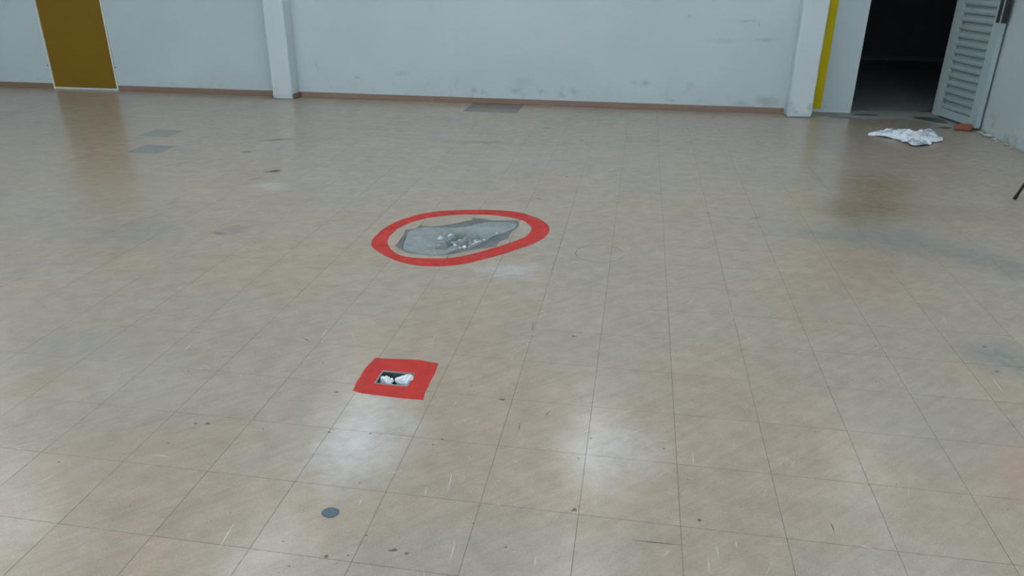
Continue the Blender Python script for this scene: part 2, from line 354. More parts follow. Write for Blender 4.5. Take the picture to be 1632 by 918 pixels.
SPOTS = [(-.2, -.237, .013, .006, 20), (-.16, -.243, .0065, .005, 0), (-.671, .532, .008, .007, 0), (.286, .017, .009, .007, 40), (-.038, .589, .012, .006, 0), (-.247, 3.189, .022, .014, 0), (.657, .036, .007, .006, 0), (-.965, .921, .006, .006, 0), (-1.044, .251, .011, .007, 0), (-1.086, .244, .007, .006, 0), (-1.115, .12, .005, .005, 0),
         (-.597, .275, .005, .005, 0), (-.197, .303, .006, .005, 0), (1.944, 1.367, .012, .008, 0), (1.904, 1.147, .009, .008, 0), (-.11, 3.802, .012, .02, 0), (.895, 3.071, .014, .014, 0), (.583, 5.226, .05, .03, 0), (.877, 5.203, .035, .02, 0), (-.915, 4.831, .08, .03, 10), (.184, 1.156, .014, .006, 0), (-2.047, 2.129, .04, .02, 0), (-2.386, 3.543, .07, .03, 30), (1.476, 1.29, .004, .004, 0),
         (.559, .379, .005, .003, 0), (-.22, .265, .004, .004, 0), (-.453, .292, .004, .004, 0), (-.376, -.292, .006, .006, 0), (-2.9, 4.1, .05, .03, 20), (-4.6, 4.3, .05, .03, 0), (-2.85, 4.6, .16, .02, 20), (1.2, 3.03, .03, .01, 40), (-.5, 5.6, .05, .03, 0), (-.1, 5.1, .02, .02, 0)]
b1 = bmesh.new()
for s in SPOTS: flat_blob(b1, *s)
for k in range(420):
    x, y = random.uniform(-2.5, 2.6), random.uniform(-.4, 3.8); r = random.choice((.0012, .0016, .002, .003))
    flat_blob(b1, x, y, r*1.4, r, random.uniform(0, 180), n=5)
for s in [(-.016, 1.286, -.007, 1.159), (.135, .499, .153, .544), (.054, .456, .06, .393), (-.816, .755, -.812, .719), (-.997, .94, -.935, .897), (1.169, 3.054, 1.188, 3.018), (1.038, .099, 1.04, .046), (.448, -.083, .624, -.078), (-2.1, 3.4, -1.9, 3.5), (-1.35, 1.7, -1.15, 1.72)]:
    streak(b1, *s, 0.005)
for k in range(26):                              # the open circle somebody drew
    a, b = [0.3+2*math.pi*(k+q)/28 for q in (0, .97)]
    q = [(0.236+0.135*math.cos(t)*(1+.03*math.sin(2*t)), 2.20+0.142*math.sin(t)) for t in (a, b)]
    d = Vector((q[1][0]-q[0][0], q[1][1]-q[0][1])).normalized(); nn = Vector((-d.y, d.x))*0.0022
    b1.faces.new([b1.verts.new((p[0]+s*nn.x, p[1]+s*nn.y, 0.0003)) for p, s in ((q[0], -1), (q[1], -1), (q[1], 1), (q[0], 1))])
M_FLECK = plain('dark_flecks', (.105, .098, .092), 0.6, 0.4, 20)
o = link('dark_flecks', bm_mesh(b1), M_FLECK, floor); o['kind'] = 'stuff'
b1 = bmesh.new()
for s in [(.653, .385, .653, .301), (.521, .425, .577, .427), (-.122, .133, -.111, .015), (-.183, .049, -.172, .005), (-.365, -.029, -.362, -.076), (.695, -.053, .699, -.114), (.67, -.107, .67, -.178), (.197, -.189, .2, -.236), (-.35, .287, -.306, .291), (-1.133, .048, -1.06, .047), (-1.604, .005, -1.567, .004), (-.917, 1.028, -.903, .938), (1.864, 1.099, 1.86, .978), (.86, 1.332, .896, 1.339), (.754, -.068, .753, -.03), (-1.435, .728, -1.43, .815), (-.696, -.201, -.684, -.329), (-.04, -.167, -.034, -.264)]:
    streak(b1, *s, 0.004)
for k in range(180):
    x, y = random.uniform(-2.2, 2.2), random.uniform(-.45, 2.4); a = random.choice((random.gauss(1.2, .3), random.gauss(.4, .4), random.uniform(0, 3.14))); l = random.uniform(.02, .11)
    streak(b1, x, y, x+l*math.cos(a), y+l*math.sin(a), random.choice((.0012, .0016, .0022)))
for k in range(90):                              # scratches crowd on the two stronger painted lamp reflections
    x, y = random.gauss(-.47, .07), random.gauss(.3, .13)
    if k % 2: x, y = random.gauss(.40, .06), random.gauss(.35, .1)
    a = random.gauss(.75, .35); l = random.uniform(.02, .09); streak(b1, x, y, x+l*math.cos(a), y+l*math.sin(a), .002)
M_SCR = plain('pale_scratches', (.445, .43, .405), 0.5, 0.2, 20)
o = link('pale_scratches', bm_mesh(b1), M_SCR, floor); o['kind'] = 'stuff'
# bare concrete doorstep where the tiles have broken away
bm = bmesh.new(); v, tr = region([DOORSTEP], [])
add_prism(bm, ([(min(q[0], 3.768), min(q[1], 7.25)) for q in v], tr), -0.05, -0.0002)
o = link('doorstep_concrete', bm_mesh(bm), M_CONC, floor); o['label'] = 'bare grey concrete at the doorway where tiles broke away'
for poly in ([(2.40, 6.75), (2.52, 6.70), (2.66, 6.715), (2.74, 6.70), (2.70, 6.735), (2.55, 6.74)], [(2.72, 6.95), (2.86, 6.90), (2.98, 6.96), (2.9, 7.01), (2.76, 6.99)], [(3.30, 6.90), (3.42, 6.70), (3.56, 6.60), (3.58, 6.80), (3.5, 6.95)], [(3.38, 6.36), (3.46, 6.33), (3.52, 6.38), (3.45, 6.42)]):
    bm = bmesh.new(); add_prism(bm, region([jitter(smooth_poly(poly, 3), .01, 30)], []), -0.0002, 0.0009)
    o = link('tar_patch', bm_mesh(bm), plain('dark_tar', (.055, .062, .066), 0.5, 0.5, 30), floor); o['label'] = 'dark tar-like patch on the concrete'

# ------------------------------------------------------------------ walls
bm = bmesh.new()
JX = -1.69
for a, b in ((XL, -6.945), (-6.035, JX-0.0022), (JX+0.0022, 2.235)): add_box(bm, a, b, YB, YB+0.28, -0.2, ZC)
add_box(bm, -6.945, -6.035, YB, YB+0.28, 2.16, ZC); add_box(bm, -6.945, -6.035, YB+0.06, YB+0.28, -0.2, 2.16); add_box(bm, JX-0.01, JX+0.01, YB+0.003, YB+0.2, -0.2, ZC)
structure(link('wall_back', bm_mesh(bm), M_WALL), 'long white painted back wall with grimy lower edge', 'wall')
bm = bmesh.new()
add_box(bm, 2.235, 2.71, YB2, YB2+0.16, -0.2, ZC); add_box(bm, 3.60, XR, YB2, YB2+0.16, -0.2, ZC); add_box(bm, 2.71, 3.60, YB2, YB2+0.16, 2.12, ZC)
structure(link('wall_doorway', bm_mesh(bm), M_WALL_R), 'narrow white wall around the dark open doorway', 'wall')
# right wall with a crumbling foot
bm = bmesh.new(); N1, N2 = 140, 24
zs = [-0.0] + [0.5*(k/18)**1.3 for k in range(1, 19)] + [1.0, 1.6, 2.2, 2.8, ZC]
g = []
for k in range(N1+1):
    y = YB2 - (YB2-YF)*(k/N1)**1.8
    col = []
    for z in zs:
        d = 0.006*noise.noise((y*3, z*3, 2)) + (0.012*noise.noise((y*14, z*14, 5))+0.006)*max(0, 1-z/0.25)
        col.append(bm.verts.new((XR-max(-0.01, d) if 0 < z < 2.9 else XR-0.002, y, z)))
    g.append(col)
for k in range(N1):
    for q in range(len(zs)-1): bm.faces.new((g[k][q], g[k+1][q], g[k+1][q+1], g[k][q+1]))
me = bm_mesh(bm, smooth=True)
bm = bmesh.new(); bm.from_mesh(me); add_box(bm, XR+0.02, XR+0.25, YF, YB2+0.16, -0.2, ZC); bm.to_mesh(me); bm.free()
structure(link('wall_right', me, M_WALL_R), 'white plastered side wall crumbling at its foot', 'wall')
structure(link('wall_left', box_mesh(XL-0.2, XL, YF, YB+0.28, -0.2, ZC), M_WALL), 'white side wall far to the left', 'wall')
bm = bmesh.new(); xs = [XL-0.2]
for a, b in REAR_WINDOWS:
    add_box(bm, xs[-1], a, YF-0.2, YF, -0.2, ZC); add_box(bm, a, b, YF-0.2, YF, -0.2, 1.25); add_box(bm, a, b, YF-0.2, YF, 2.85, ZC); xs.append(b)
add_box(bm, xs[-1], XR+0.25, YF-0.2, YF, -0.2, ZC)
structure(link('wall_front', bm_mesh(bm), M_WALL), 'white window wall behind the viewer', 'wall')
structure(link('ceiling', box_mesh(XL-0.2, XR+0.25, YF-0.2, YB2+0.3, ZC, ZC+0.15), M_CEIL), 'plain white ceiling', 'ceiling')
M_ALU = plain('painted_window_frame', (.55, .58, .60), 0.4, 0.05)
for k, (a, b) in enumerate(REAR_WINDOWS):
    bm = bmesh.new()
    for x in (a, (a+b)/2-0.02, b-0.04): add_box(bm, x, x+0.04, YF-0.12, YF-0.07, 1.25, 2.85)
    for z in (1.25, 2.03, 2.81): add_box(bm, a, b, YF-0.115, YF-0.075, z, z+0.04)
    structure(link('window_%d' % (k+1), bm_mesh(bm), M_ALU), 'window in the wall behind the viewer', 'window')
# pillars: slightly uneven plastered corners
def pillar(name, x0, x1, y0, y1, chip):
    bm = bmesh.new(); add_box(bm, x0, x1, y0, y1, 0.001, ZC, bevel=0.014, segs=2)
    for q in range(34):
        z = 0.02+0.035*q if q < 20 else 0.72+0.18*(q-20)
        bmesh.ops.bisect_plane(bm, geom=bm.verts[:]+bm.edges[:]+bm.faces[:], plane_co=(0, 0, z), plane_no=(0, 0, 1))
    for v in bm.verts:
        if v.co.y < y1-0.02:
            a = 0.004+chip*max(0, 1-v.co.z/0.3)
            v.co.x += a*noise.noise((v.co.x*9, v.co.y*9, v.co.z*9)); v.co.y += a*0.8*noise.noise((v.co.x*9+5, v.co.y*9, v.co.z*9))
            if v.co.z < 0.03: v.co.y += 0.005
    return structure(link(name, bm_mesh(bm, smooth=False), M_PILLAR))
pl = pillar('trim_1', -3.885, -3.64, 6.655, YB, 0.004); pl['label'] = 'slim white pillar standing out of the back wall'; pl['category'] = 'pillar'
pr = pillar('trim_2', 1.975, 2.225, 6.665, YB2, 0.016); pr['label'] = 'white pillar with a chipped base beside the yellow stripe'; pr['category'] = 'pillar'
# baseboards, lying against wall and pillar side
def base(name, parts, label):
    bm = bmesh.new()
    for q in parts: add_box(bm, *q, 0.0005, 0.062, bevel=0.003)
    structure(link(name, bm_mesh(bm), M_BASE), label, 'baseboard')
base('baseboard_left', [(XL, -6.95, YB-0.014, YB)], 'brown baseboard left of the orange-brown door')
base('baseboard_middle', [(-6.03, -3.89, YB-0.014, YB)], 'brown baseboard between the door and the slim pillar')
base('baseboard_right', [(-3.62, 1.965, YB-0.014, YB), (-3.639, -3.625, 6.66, YB)], 'long brown baseboard between the two pillars')
M_YEL = plain('yellow_paint', (.62, .46, .006), 0.6, 0.08, 8, spec=.2)
o = link('yellow_stripe', box_mesh(2.285, 2.392, YB2-0.003, YB2, 0.035, 3.2), M_YEL)
tag(o, 'vertical yellow painted stripe on the wall beside the right pillar', 'stripe')
# ------------------------------------------------------------------ door_1: flush orange-brown leaf in a thin pale frame
M_DOOR = plain('orange_brown_laminate', (.225, .125, .010), 0.5, 0.10, 22, spec=.2)
M_FRAME = plain('pale_aluminium_frame', (.66, .68, .66), 0.4, 0.05)
d1 = structure(empty('door_1', (-6.49, YB, 0)), 'orange-brown flush door in a thin white frame', 'door')
link('door_leaf', box_mesh(-0.433, 0.433, 0.004, 0.044, 0.021, 2.13, bevel=0.002), M_DOOR, d1)
for s in (-1, 1):
    link('frame_jamb', box_mesh(min(s*0.434, s*0.453), max(s*0.434, s*0.453), -0.012, 0.05, 0.0, 2.16, bevel=0.002), M_FRAME, d1)
link('frame_head', box_mesh(-0.453, 0.453, -0.012, 0.05, 2.133, 2.16, bevel=0.002), M_FRAME, d1)
link('frame_sill', box_mesh(-0.434, 0.434, -0.012, 0.05, 0.0, 0.019, bevel=0.002), M_FRAME, d1)
M_DARKMETAL = plain('black_metal', (.018, .018, .02), 0.4, 0.2, 40)
hd = link('door_handle', tube_mesh([(-0.36, 0.006, 1.25), (-0.36, -0.05, 1.25), (-0.26, -0.055, 1.25)], 0.009), M_FRAME, d1)
for s in (-1, 1):
    o = link('hinge_pin', tube_mesh([(s*0.462, -0.006, 0.28), (s*0.478, -0.006, 0.28)], 0.005, 8), M_DARKMETAL, d1)

# ------------------------------------------------------------------ door_2: louvred metal leaf swung into the room
M_LOUV = plain('blue_grey_metal_paint', (.37, .455, .465), 0.42, 0.08, 25)
hx, hy, fx, fy = 3.585, 7.06, 3.722, 6.29
LW = math.hypot(fx-hx, fy-hy); ang = math.atan2(fy-hy, fx-hx)
d2 = structure(empty('door_2', (hx, hy, 0.022), ang), 'blue-grey louvred metal door standing open', 'door')
# local x runs along the leaf from the hinge, local -y faces the viewer's side
DH = 2.08
for a, b in ((0, 0.10), (LW-0.13, LW)): link('stile', box_mesh(a, b, -0.018, 0.018, 0, DH, bevel=0.003), M_LOUV, d2)
link('bottom_rail', box_mesh(0.10, LW-0.13, -0.018, 0.018, 0, 0.080, bevel=0.003), M_LOUV, d2)
link('top_rail', box_mesh(0.10, LW-0.13, -0.018, 0.018, DH-0.06, DH, bevel=0.003), M_LOUV, d2)
link('edge_flange', box_mesh(LW, LW+0.008, -0.03, 0.022, 0, DH, bevel=0.002), M_LOUV, d2)
PITCHZ = 0.079; nsl = int((DH-0.06-0.082)/PITCHZ)
link('back_sheet', box_mesh(0.10, LW-0.13, 0.024, 0.027, 0.06, DH-0.03), M_LOUV, d2)
# one louvre: a blade that leans out to its upper lip, with an open slot above it
L0, L1 = 0.10, LW-0.13
prof = [(0.022, -0.004), (0.004, -0.002), (-0.012, 0.010), (-0.020, 0.030), (-0.022, PITCHZ-0.024), (-0.019, PITCHZ-0.023), (-0.017, 0.030), (0.008, 0.004)]
bm = bmesh.new(); ends = [[bm.verts.new((x, y, z)) for y, z in prof] for x in (L0-.004, L1+.004)]
for k in range(len(prof)): bm.faces.new((ends[0][k], ends[0][(k+1) % 8], ends[1][(k+1) % 8], ends[1][k]))
bm.faces.new(ends[0]); bm.faces.new(ends[1][::-1])
LOUV = bm_mesh(bm, 'louvre'); LOUV.materials.append(M_LOUV)
for k in range(nsl): link('louvre', LOUV, None, d2, (0, 0, 0.084+k*PITCHZ))
lk = link('lock_case', box_mesh(LW-0.072, LW-0.038, -0.034, -0.018, 0.985, 1.25, bevel=0.003), M_DARKMETAL, d2); lk['label'] = 'black lock plate'
pl2 = link('edge_latch', box_mesh(LW+0.0085, LW+0.030, -0.036, 0.012, 0.985, 1.25, bevel=0.003), M_DARKMETAL, d2); pl2['label'] = 'black latch plate on the free edge'
for z in (0.25, 1.05, 1.85): link('hinge', tube_mesh([(-0.009, 0.012, z), (-0.009, 0.012, z+0.1)], 0.008), M_LOUV, d2)

# ------------------------------------------------------------------ unlit room behind the doorway
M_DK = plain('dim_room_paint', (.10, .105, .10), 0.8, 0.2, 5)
bm = bmesh.new()
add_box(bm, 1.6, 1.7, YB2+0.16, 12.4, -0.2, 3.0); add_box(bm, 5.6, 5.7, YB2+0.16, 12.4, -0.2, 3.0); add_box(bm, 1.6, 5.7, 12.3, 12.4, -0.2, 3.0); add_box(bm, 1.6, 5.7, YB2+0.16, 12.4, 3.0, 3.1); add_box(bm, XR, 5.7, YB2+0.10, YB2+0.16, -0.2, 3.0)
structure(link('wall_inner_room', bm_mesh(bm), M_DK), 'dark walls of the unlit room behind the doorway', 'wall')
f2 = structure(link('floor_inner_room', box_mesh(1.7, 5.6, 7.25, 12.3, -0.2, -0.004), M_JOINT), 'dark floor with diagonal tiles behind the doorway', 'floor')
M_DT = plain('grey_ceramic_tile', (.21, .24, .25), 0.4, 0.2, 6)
DT = 0.40; c45 = math.sqrt(.5)
for i in range(-30, 30):
    for j in range(-30, 30):
        u, v = i*DT, j*DT
        q = [(3.5+(a-b)*c45, 9.0+(a+b)*c45) for a, b in rect(u+.004, u+DT-.004, v+.004, v+DT-.004)]
        cx, cy = sum(k[0] for k in q)/4, sum(k[1] for k in q)/4
        if not (2.3 < cx < 5.2 and 7.2 < cy < 12.2) or cx < 2.4+(cy-7.2)*.22 or cx > 3.7+(cy-7.2)*.40: continue
        vt = region([q, rect(1.71, 5.59, 7.26, 12.29)], [])
        if not vt[1]: continue
        bm = bmesh.new(); add_prism(bm, ([(k[0]-cx, k[1]-cy) for k in vt[0]], vt[1]), -0.004, 0); link('floor_tile', bm_mesh(bm), M_DT, f2, (cx, cy, 0))
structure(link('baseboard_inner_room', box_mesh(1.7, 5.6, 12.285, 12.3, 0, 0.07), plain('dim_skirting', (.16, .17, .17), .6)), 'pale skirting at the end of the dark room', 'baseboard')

# ------------------------------------------------------------------ red paint markings
def red_paint(name):
    t = NT(name); p = t.pos(); n2 = t.noise(p, 14, 4, .6); n3 = t.noise(p, 120, 3, .6)
    c = t.mix(t.ramp(n2, .35, .7), (.54, .022, .016), (.47, .028, .022)); c = t.mix(t.ramp(n3, .4, .8, 0, .25), c, (.58, .05, .04))
    return t.done(c, t.ramp(n2, .3, .7, .40, .6), t.bump(n3, .12, .003), .3)
M_RED = red_paint('red_floor_paint')
def marking(name, outer, inner, label):
    bm = bmesh.new(); xs = [q[0] for q in outer]; ys = [q[1] for q in outer]
    for i in range(math.floor(min(xs)/T), math.ceil(max(xs)/T)):
        for j in range(math.floor(min(ys)/T), math.ceil(max(ys)/T)):
            g = GAP+0.0003
            vt = region([rect(i*T+g, i*T+T-g, j*T+g, j*T+T-g), outer], [inner])
            if vt[1]: add_prism(bm, vt, 0.0, 0.0008)
    return tag(link(name, bm_mesh(bm), M_RED), label, 'floor marking')
marking('painted_ring', RING_OUT, RING_IN, 'red painted oval ring on the floor around the broken concrete')
marking('painted_square', SQUARE, rect(*BOX), 'red painted square on the floor around the small floor box')

# ------------------------------------------------------------------ broken concrete patch
def concrete(name, a, b, rough=0.9, spk=0.5):
    t = NT(name); p = t.pos(); n1 = t.noise(p, 9, 5, .65); n2 = t.noise(p, 60, 4, .7); n3 = t.noise(p, 260, 2, .6)
    c = t.mix(t.ramp(n1, .35, .65), a, b); c = t.mix(t.ramp(n2, .5, .75, 0, spk), c, tuple(k*.6 for k in a)); c = t.mix(t.ramp(n3, .55, .8, 0, .4), c, tuple(min(1, k*1.5) for k in b))
    return t.done(c, rough, t.bump(t.math('ADD', n2, n1), .5, .006), .3)
M_ADH = concrete('dark_adhesive_bed', (.135, .150, .155), (.180, .195, .200), .8, .35)
M_CEM = concrete('grey_cement', (.235, .268, .275), (.31, .345, .35))
M_CHUNK = concrete('pale_mortar', (.60, .64, .66), (.72, .75, .76), .9, .3)
M_CHUNK2 = concrete('grey_mortar', (.30, .33, .34), (.42, .45, .46), .9, .3)
patch = tag(empty('concrete_patch', (-0.64, 2.32, -0.004)), 'rough bare grey concrete hole with rubble inside the red oval ring', 'concrete patch')
bm = bmesh.new(); v, tr = region([HOLE], [])
bed = [(q[0]+.64, q[1]-2.32) for q in v]
add_prism(bm, region([[(x+.64, y-2.32) for x, y in rect(HX0+.01, HX1-.01, HY0+.01, HY1-.01)]], [[(x+.64, y-2.32) for x, y in CEMENT]]), -0.03, 0.0005)
link('adhesive_bed', bm_mesh(bm), M_ADH, patch)
# cement: a fine rough surface with a raked-out crater along the middle
CR = [(-.72, 2.20), (-.70, 2.36), (-.62, 2.40), (-.52, 2.37), (-.44, 2.34), (-.47, 2.24), (-.56, 2.18), (-.64, 2.12)]
CEM = smooth_poly(CEMENT, 3); ccx = sum(q[0] for q in CEM)/len(CEM); ccy = sum(q[1] for q in CEM)/len(CEM)
bm = bmesh.new(); RN = 44; rings = []
def crater_depth(x, y):
    n = noise.fractal((x*9, y*9, 3), 1, 2, 4)*0.004+noise.noise((x*55, y*55, 1))*0.0015
    z = 0.0035+n
    # winding furrows broken out of the middle
    for (ax, ay, bx, by, w, dp) in ((-.67, 2.13, -.60, 2.36, .032, .075), (-.62, 2.375, -.49, 2.34, .032, .075), (-.56, 2.18, -.535, 2.28, .028, .07), (-.61, 2.36, -.585, 2.37, .034, .07), (-.71, 2.215, -.67, 2.19, .018, .03), (-.66, 2.395, -.69, 2.345, .014, .025)):
        A = Vector((ax, ay)); B = Vector((bx, by)); P = Vector((x+.012*noise.noise((x*30, y*30, 9)), y+.014*noise.noise((x*30, y*30, 4)))); tt = max(0, min(1, (P-A).dot(B-A)/(B-A).length_squared)); d = (P-A-(B-A)*tt).length
        if d < w: z -= dp*(1-d/w)
    d0 = math.hypot((x+.58)/.20, (y-2.27)/.16)
    if d0 < 1: z += (1-d0)*(0.020*noise.noise((x*38, y*38, 6)))
    return z
for r in range(RN+1):
    t_ = r/RN
    rings.append([bm.verts.new((ccx+(x-ccx)*t_+.64, ccy+(y-ccy)*t_-2.32, (crater_depth(ccx+(x-ccx)*t_, ccy+(y-ccy)*t_)) if r < RN else -0.02)) for x, y in CEM] if r else [bm.verts.new((ccx+.64, ccy-2.32, crater_depth(ccx, ccy)))])
n_ = len(CEM)
for k in range(n_): bm.faces.new((rings[0][0], rings[1][k], rings[1][(k+1) % n_]))
for r in range(1, RN):
    for k in range(n_): bm.faces.new((rings[r][k], rings[r+1][k], rings[r+1][(k+1) % n_], rings[r][(k+1) % n_]))
bmesh.ops.subdivide_edges(bm, edges=[e for e in bm.edges if e.calc_length() > .012], cuts=1, use_grid_fill=True)
for v in bm.verts:
    if v.co.z > -.019 and (v.co.xy-Vector((ccx+.64, ccy-2.32))).length < .30: v.co.z = crater_depth(v.co.x-.64, v.co.y+2.32)
link('cement_surface', bm_mesh(bm), M_CEM, patch)
def chunk_mesh(seed, flat=.7):
    bm = bmesh.new(); bmesh.ops.create_icosphere(bm, subdivisions=1, radius=1)
    for v in bm.verts:
        v.co *= 1+0.45*noise.noise(v.co*1.3+Vector((seed*3.1, 0, 0))); v.co.z *= flat
    return bm_mesh(bm, 'chunk')
CH = [chunk_mesh(k) for k in range(5)]
CHUNKS = [(-.665, 2.31, 15), (-.60, 2.215, 13), (-.54, 2.15, 12), (-.49, 2.25, 13), (-.52, 2.36, 9), (-0.711, 2.252, 17), (-0.707, 2.359, 7), (-0.679, 2.373, 8), (-0.66, 2.345, 8), (-0.631, 2.327, 9), (-0.641, 2.28, 14), (-0.638, 2.207, 9), (-0.649, 2.147, 8), (-0.595, 2.259, 12), (-0.572, 2.338, 9), (-0.548, 2.351, 9), (-0.522, 2.335, 10), (-0.494, 2.337, 10), (-0.474, 2.266, 9), (-0.521, 2.228, 11), (-0.55, 2.245, 8), (-0.52, 2.28, 9), (-0.689, 2.227, 9), (-0.602, 2.184, 11), (-0.506, 2.275, 8), (-0.457, 2.548, 7), (-0.403, 2.43, 8), (-0.687, 2.043, 7), (-0.729, 2.036, 8), (-0.694, 2.168, 7), (-.565, 2.155, 8), (-.535, 2.185, 9), (-.50, 2.215, 8), (-.455, 2.31, 7), (-.59, 2.30, 9)]
for k, (x, y, r) in enumerate(CHUNKS):
    me = CH[k % 5].copy(); r /= 1000.
    o = link('mortar_chunk', me, M_CHUNK if k % 3 != 1 else M_CHUNK2, None, (x, y, -0.004+crater_depth(x, y)+r*.45), (random.uniform(-.4, .4), random.uniform(-.4, .4), random.uniform(0, 6)))
    o.scale = (r*1.15, r, r)
    tag(o, 'largest white lump of broken mortar in the concrete hole' if k == 5 else 'small broken lump of mortar lying in the concrete hole', 'rubble', 'mortar lumps in the concrete hole')
bm = bmesh.new()
for k in range(240):
    x, y = random.gauss(-.58, .09), random.gauss(2.27, .08)
    if not inside((x, y), CEM): continue
    r = random.uniform(.0015, .0035); m = Matrix.Translation((x, y, -0.004+crater_depth(x, y)+r*.4)) @ Matrix.Rotation(random.uniform(0, 6), 4, 'Z') @ Matrix.Diagonal((r*1.3, r, r*.8, 1))
    bmesh.ops.create_icosphere(bm, subdivisions=0 if False else 1, radius=1, matrix=m)
bmesh.ops.translate(bm, verts=bm.verts[:], vec=(.64, -2.32, .004))
o = link('cement_crumbs', bm_mesh(bm), M_CHUNK2, patch); o['kind'] = 'stuff'

# ------------------------------------------------------------------ floor box with crumpled paper
M_STEEL = plain('dull_galvanised_steel', (.30, .33, .33), 0.45, 0.25, 60, metal=0.7)
M_BOXIN = plain('dark_box_inside', (.06, .075, .075), 0.6, 0.4, 40)
bx = (BOX[0]+BOX[1])/2; by = (BOX[2]+BOX[3])/2; bw = (BOX[1]-BOX[0])/2-.0008; bd = (BOX[3]-BOX[2])/2-.0008
fb = tag(empty('floor_box', (bx, by, 0)), 'small rectangular metal floor box sunk in the red painted square', 'floor box')
bm = bmesh.new()
add_box(bm, -bw, bw, -bd, bd, -0.075, -0.071)
for a in ((-bw, bw, -bd, -bd+.002), (-bw, bw, bd-.002, bd), (-bw, -bw+.002, -bd+.002, bd-.002), (bw-.002, bw, -bd+.002, bd-.002)): add_box(bm, *a, -0.071, -0.004)
link('box_body', bm_mesh(bm), M_BOXIN, fb)
bm = bmesh.new()
for a in ((-bw, bw, -bd, -bd+.007), (-bw, bw, bd-.007, bd), (-bw, -bw+.007, -bd+.007, bd-.007), (bw-.007, bw, -bd+.007, bd-.007)): add_box(bm, *a, -0.004, 0.0016, bevel=0.0008)
link('rim', bm_mesh(bm), M_STEEL, fb)
M_PAPER = plain('white_paper', (.86, .90, .94), 0.75, 0.03, 40)
def crumple(seed, sx, sy, sz):
    rnd = random.Random(seed); bm = bmesh.new(); bmesh.ops.create_icosphere(bm, subdivisions=4, radius=1)
    planes = []
    for _ in range(15):
        z = rnd.uniform(-1, 1); a = rnd.uniform(0, 6.283); q = math.sqrt(1-z*z); planes.append((Vector((q*math.cos(a), q*math.sin(a), z)), rnd.uniform(.5, .9)))
    for v in bm.verts:
        d = v.co.normalized(); r = 1.05
        for n_, h_ in planes:
            c_ = d.dot(n_)
            if c_ > .05: r = min(r, h_/c_)
        r -= 0.42*max(0, .16-abs(noise.noise(d*1.9+Vector((seed*1.7, 0, 0)))))/.16*.55      # pinched creases
        v.co = Vector((d.x*r*sx, d.y*r*sy, d.z*r*sz))
    return bm_mesh(bm, 'crumple')
me = crumple(2, .031, .034, .040); link('crumpled_paper', me, M_PAPER, None, (bx-.036, by+.000, -.022), (.2, .1, .5))
tag(bpy.data.objects['crumpled_paper'], 'smaller ball of crumpled white paper, left one in the floor box', 'paper', 'crumpled paper in the floor box')
me = crumple(9, .035, .042, .046); o = link('crumpled_paper', me, M_PAPER, None, (bx+.033, by+.004, -.018), (.1, -.2, 2.0))
tag(o, 'larger ball of crumpled white paper, right one in the floor box', 'paper', 'crumpled paper in the floor box')

# ------------------------------------------------------------------ loose things on the floor
bm = bmesh.new(); add_prism(bm, region([jitter(smooth_poly([(x+.435, y+.12) for x, y in [(-.46, -.122), (-.447, -.103), (-.428, -.098), (-.411, -.106), (-.407, -.12), (-.414, -.134), (-.432, -.142), (-.45, -.137)]], 3), .002, 60)], []), 0.0, 0.0022)
tag(link('round_plug', bm_mesh(bm), plain('blue_grey_plug', (.085, .125, .155), .55, .2, 60), None, (-.435, -.12, 0.0002)), 'small blue-grey round plug set in the floor in the foreground', 'plug')
# crumpled sheet: outline with ridged folds
PAPER = [(2.589, 5.816), (2.694, 6.001), (2.797, 6.081), (2.887, 6.107), (3.001, 6.103), (3.113, 6.041), (3.266, 6.113), (3.243, 5.943), (3.227, 5.705), (3.118, 5.608), (2.979, 5.457), (2.881, 5.409), (2.841, 5.555), (2.788, 5.697), (2.675, 5.777)]
PC = (2.985, 5.84); PO = jitter(smooth_poly(PAPER, 5), .02, 14); n_ = len(PO); bm = bmesh.new(); RN = 20
def fold(x, y, e):
    h = 0.028*(1-abs(noise.noise((x*4+y*3, y*7-x*2, 2)))*3.2)+0.020*(1-abs(noise.noise((x*9, y*12, 8)))*3.4)+0.012*noise.noise((x*35, y*35, 1))
    return 0.004+max(0, h)*(0.35+0.65*min(1, (1-e)*4))
rings = [[bm.verts.new((0, 0, fold(*PC, 0)))]]
for r in range(1, RN+1):
    e = r/RN; rings.append([bm.verts.new(((x-PC[0])*e, (y-PC[1])*e, fold(PC[0]+(x-PC[0])*e, PC[1]+(y-PC[1])*e, e))) for x, y in PO])
for k in range(n_): bm.faces.new((rings[0][0], rings[1][k], rings[1][(k+1) % n_]))
for r in range(1, RN):
    for k in range(n_): bm.faces.new((rings[r][k], rings[r+1][k], rings[r+1][(k+1) % n_], rings[r][(k+1) % n_]))
def paper_sheet_mat():
    t = NT('printed_paper'); p = t.pos(); n1 = t.noise(p, 7, 4, .6); n2 = t.noise(t.vec('MULTIPLY', p, (30, 90, 30)), 1, 3, .6)
    c = t.mix(t.math('MULTIPLY', t.ramp(n1, .52, .60), t.ramp(n2, .4, .6, .35, 1)), (.78, .82, .88), (.26, .29, .34))
    return t.done(c, .8)
o = link('crumpled_sheet', bm_mesh(bm), paper_sheet_mat(), None, (PC[0], PC[1], 0.0))
md = o.modifiers.new('thickness', 'SOLIDIFY'); md.thickness = 0.0015; md.offset = 1
tag(o, 'large crumpled white paper sheet lying on the floor before the doorway', 'paper')
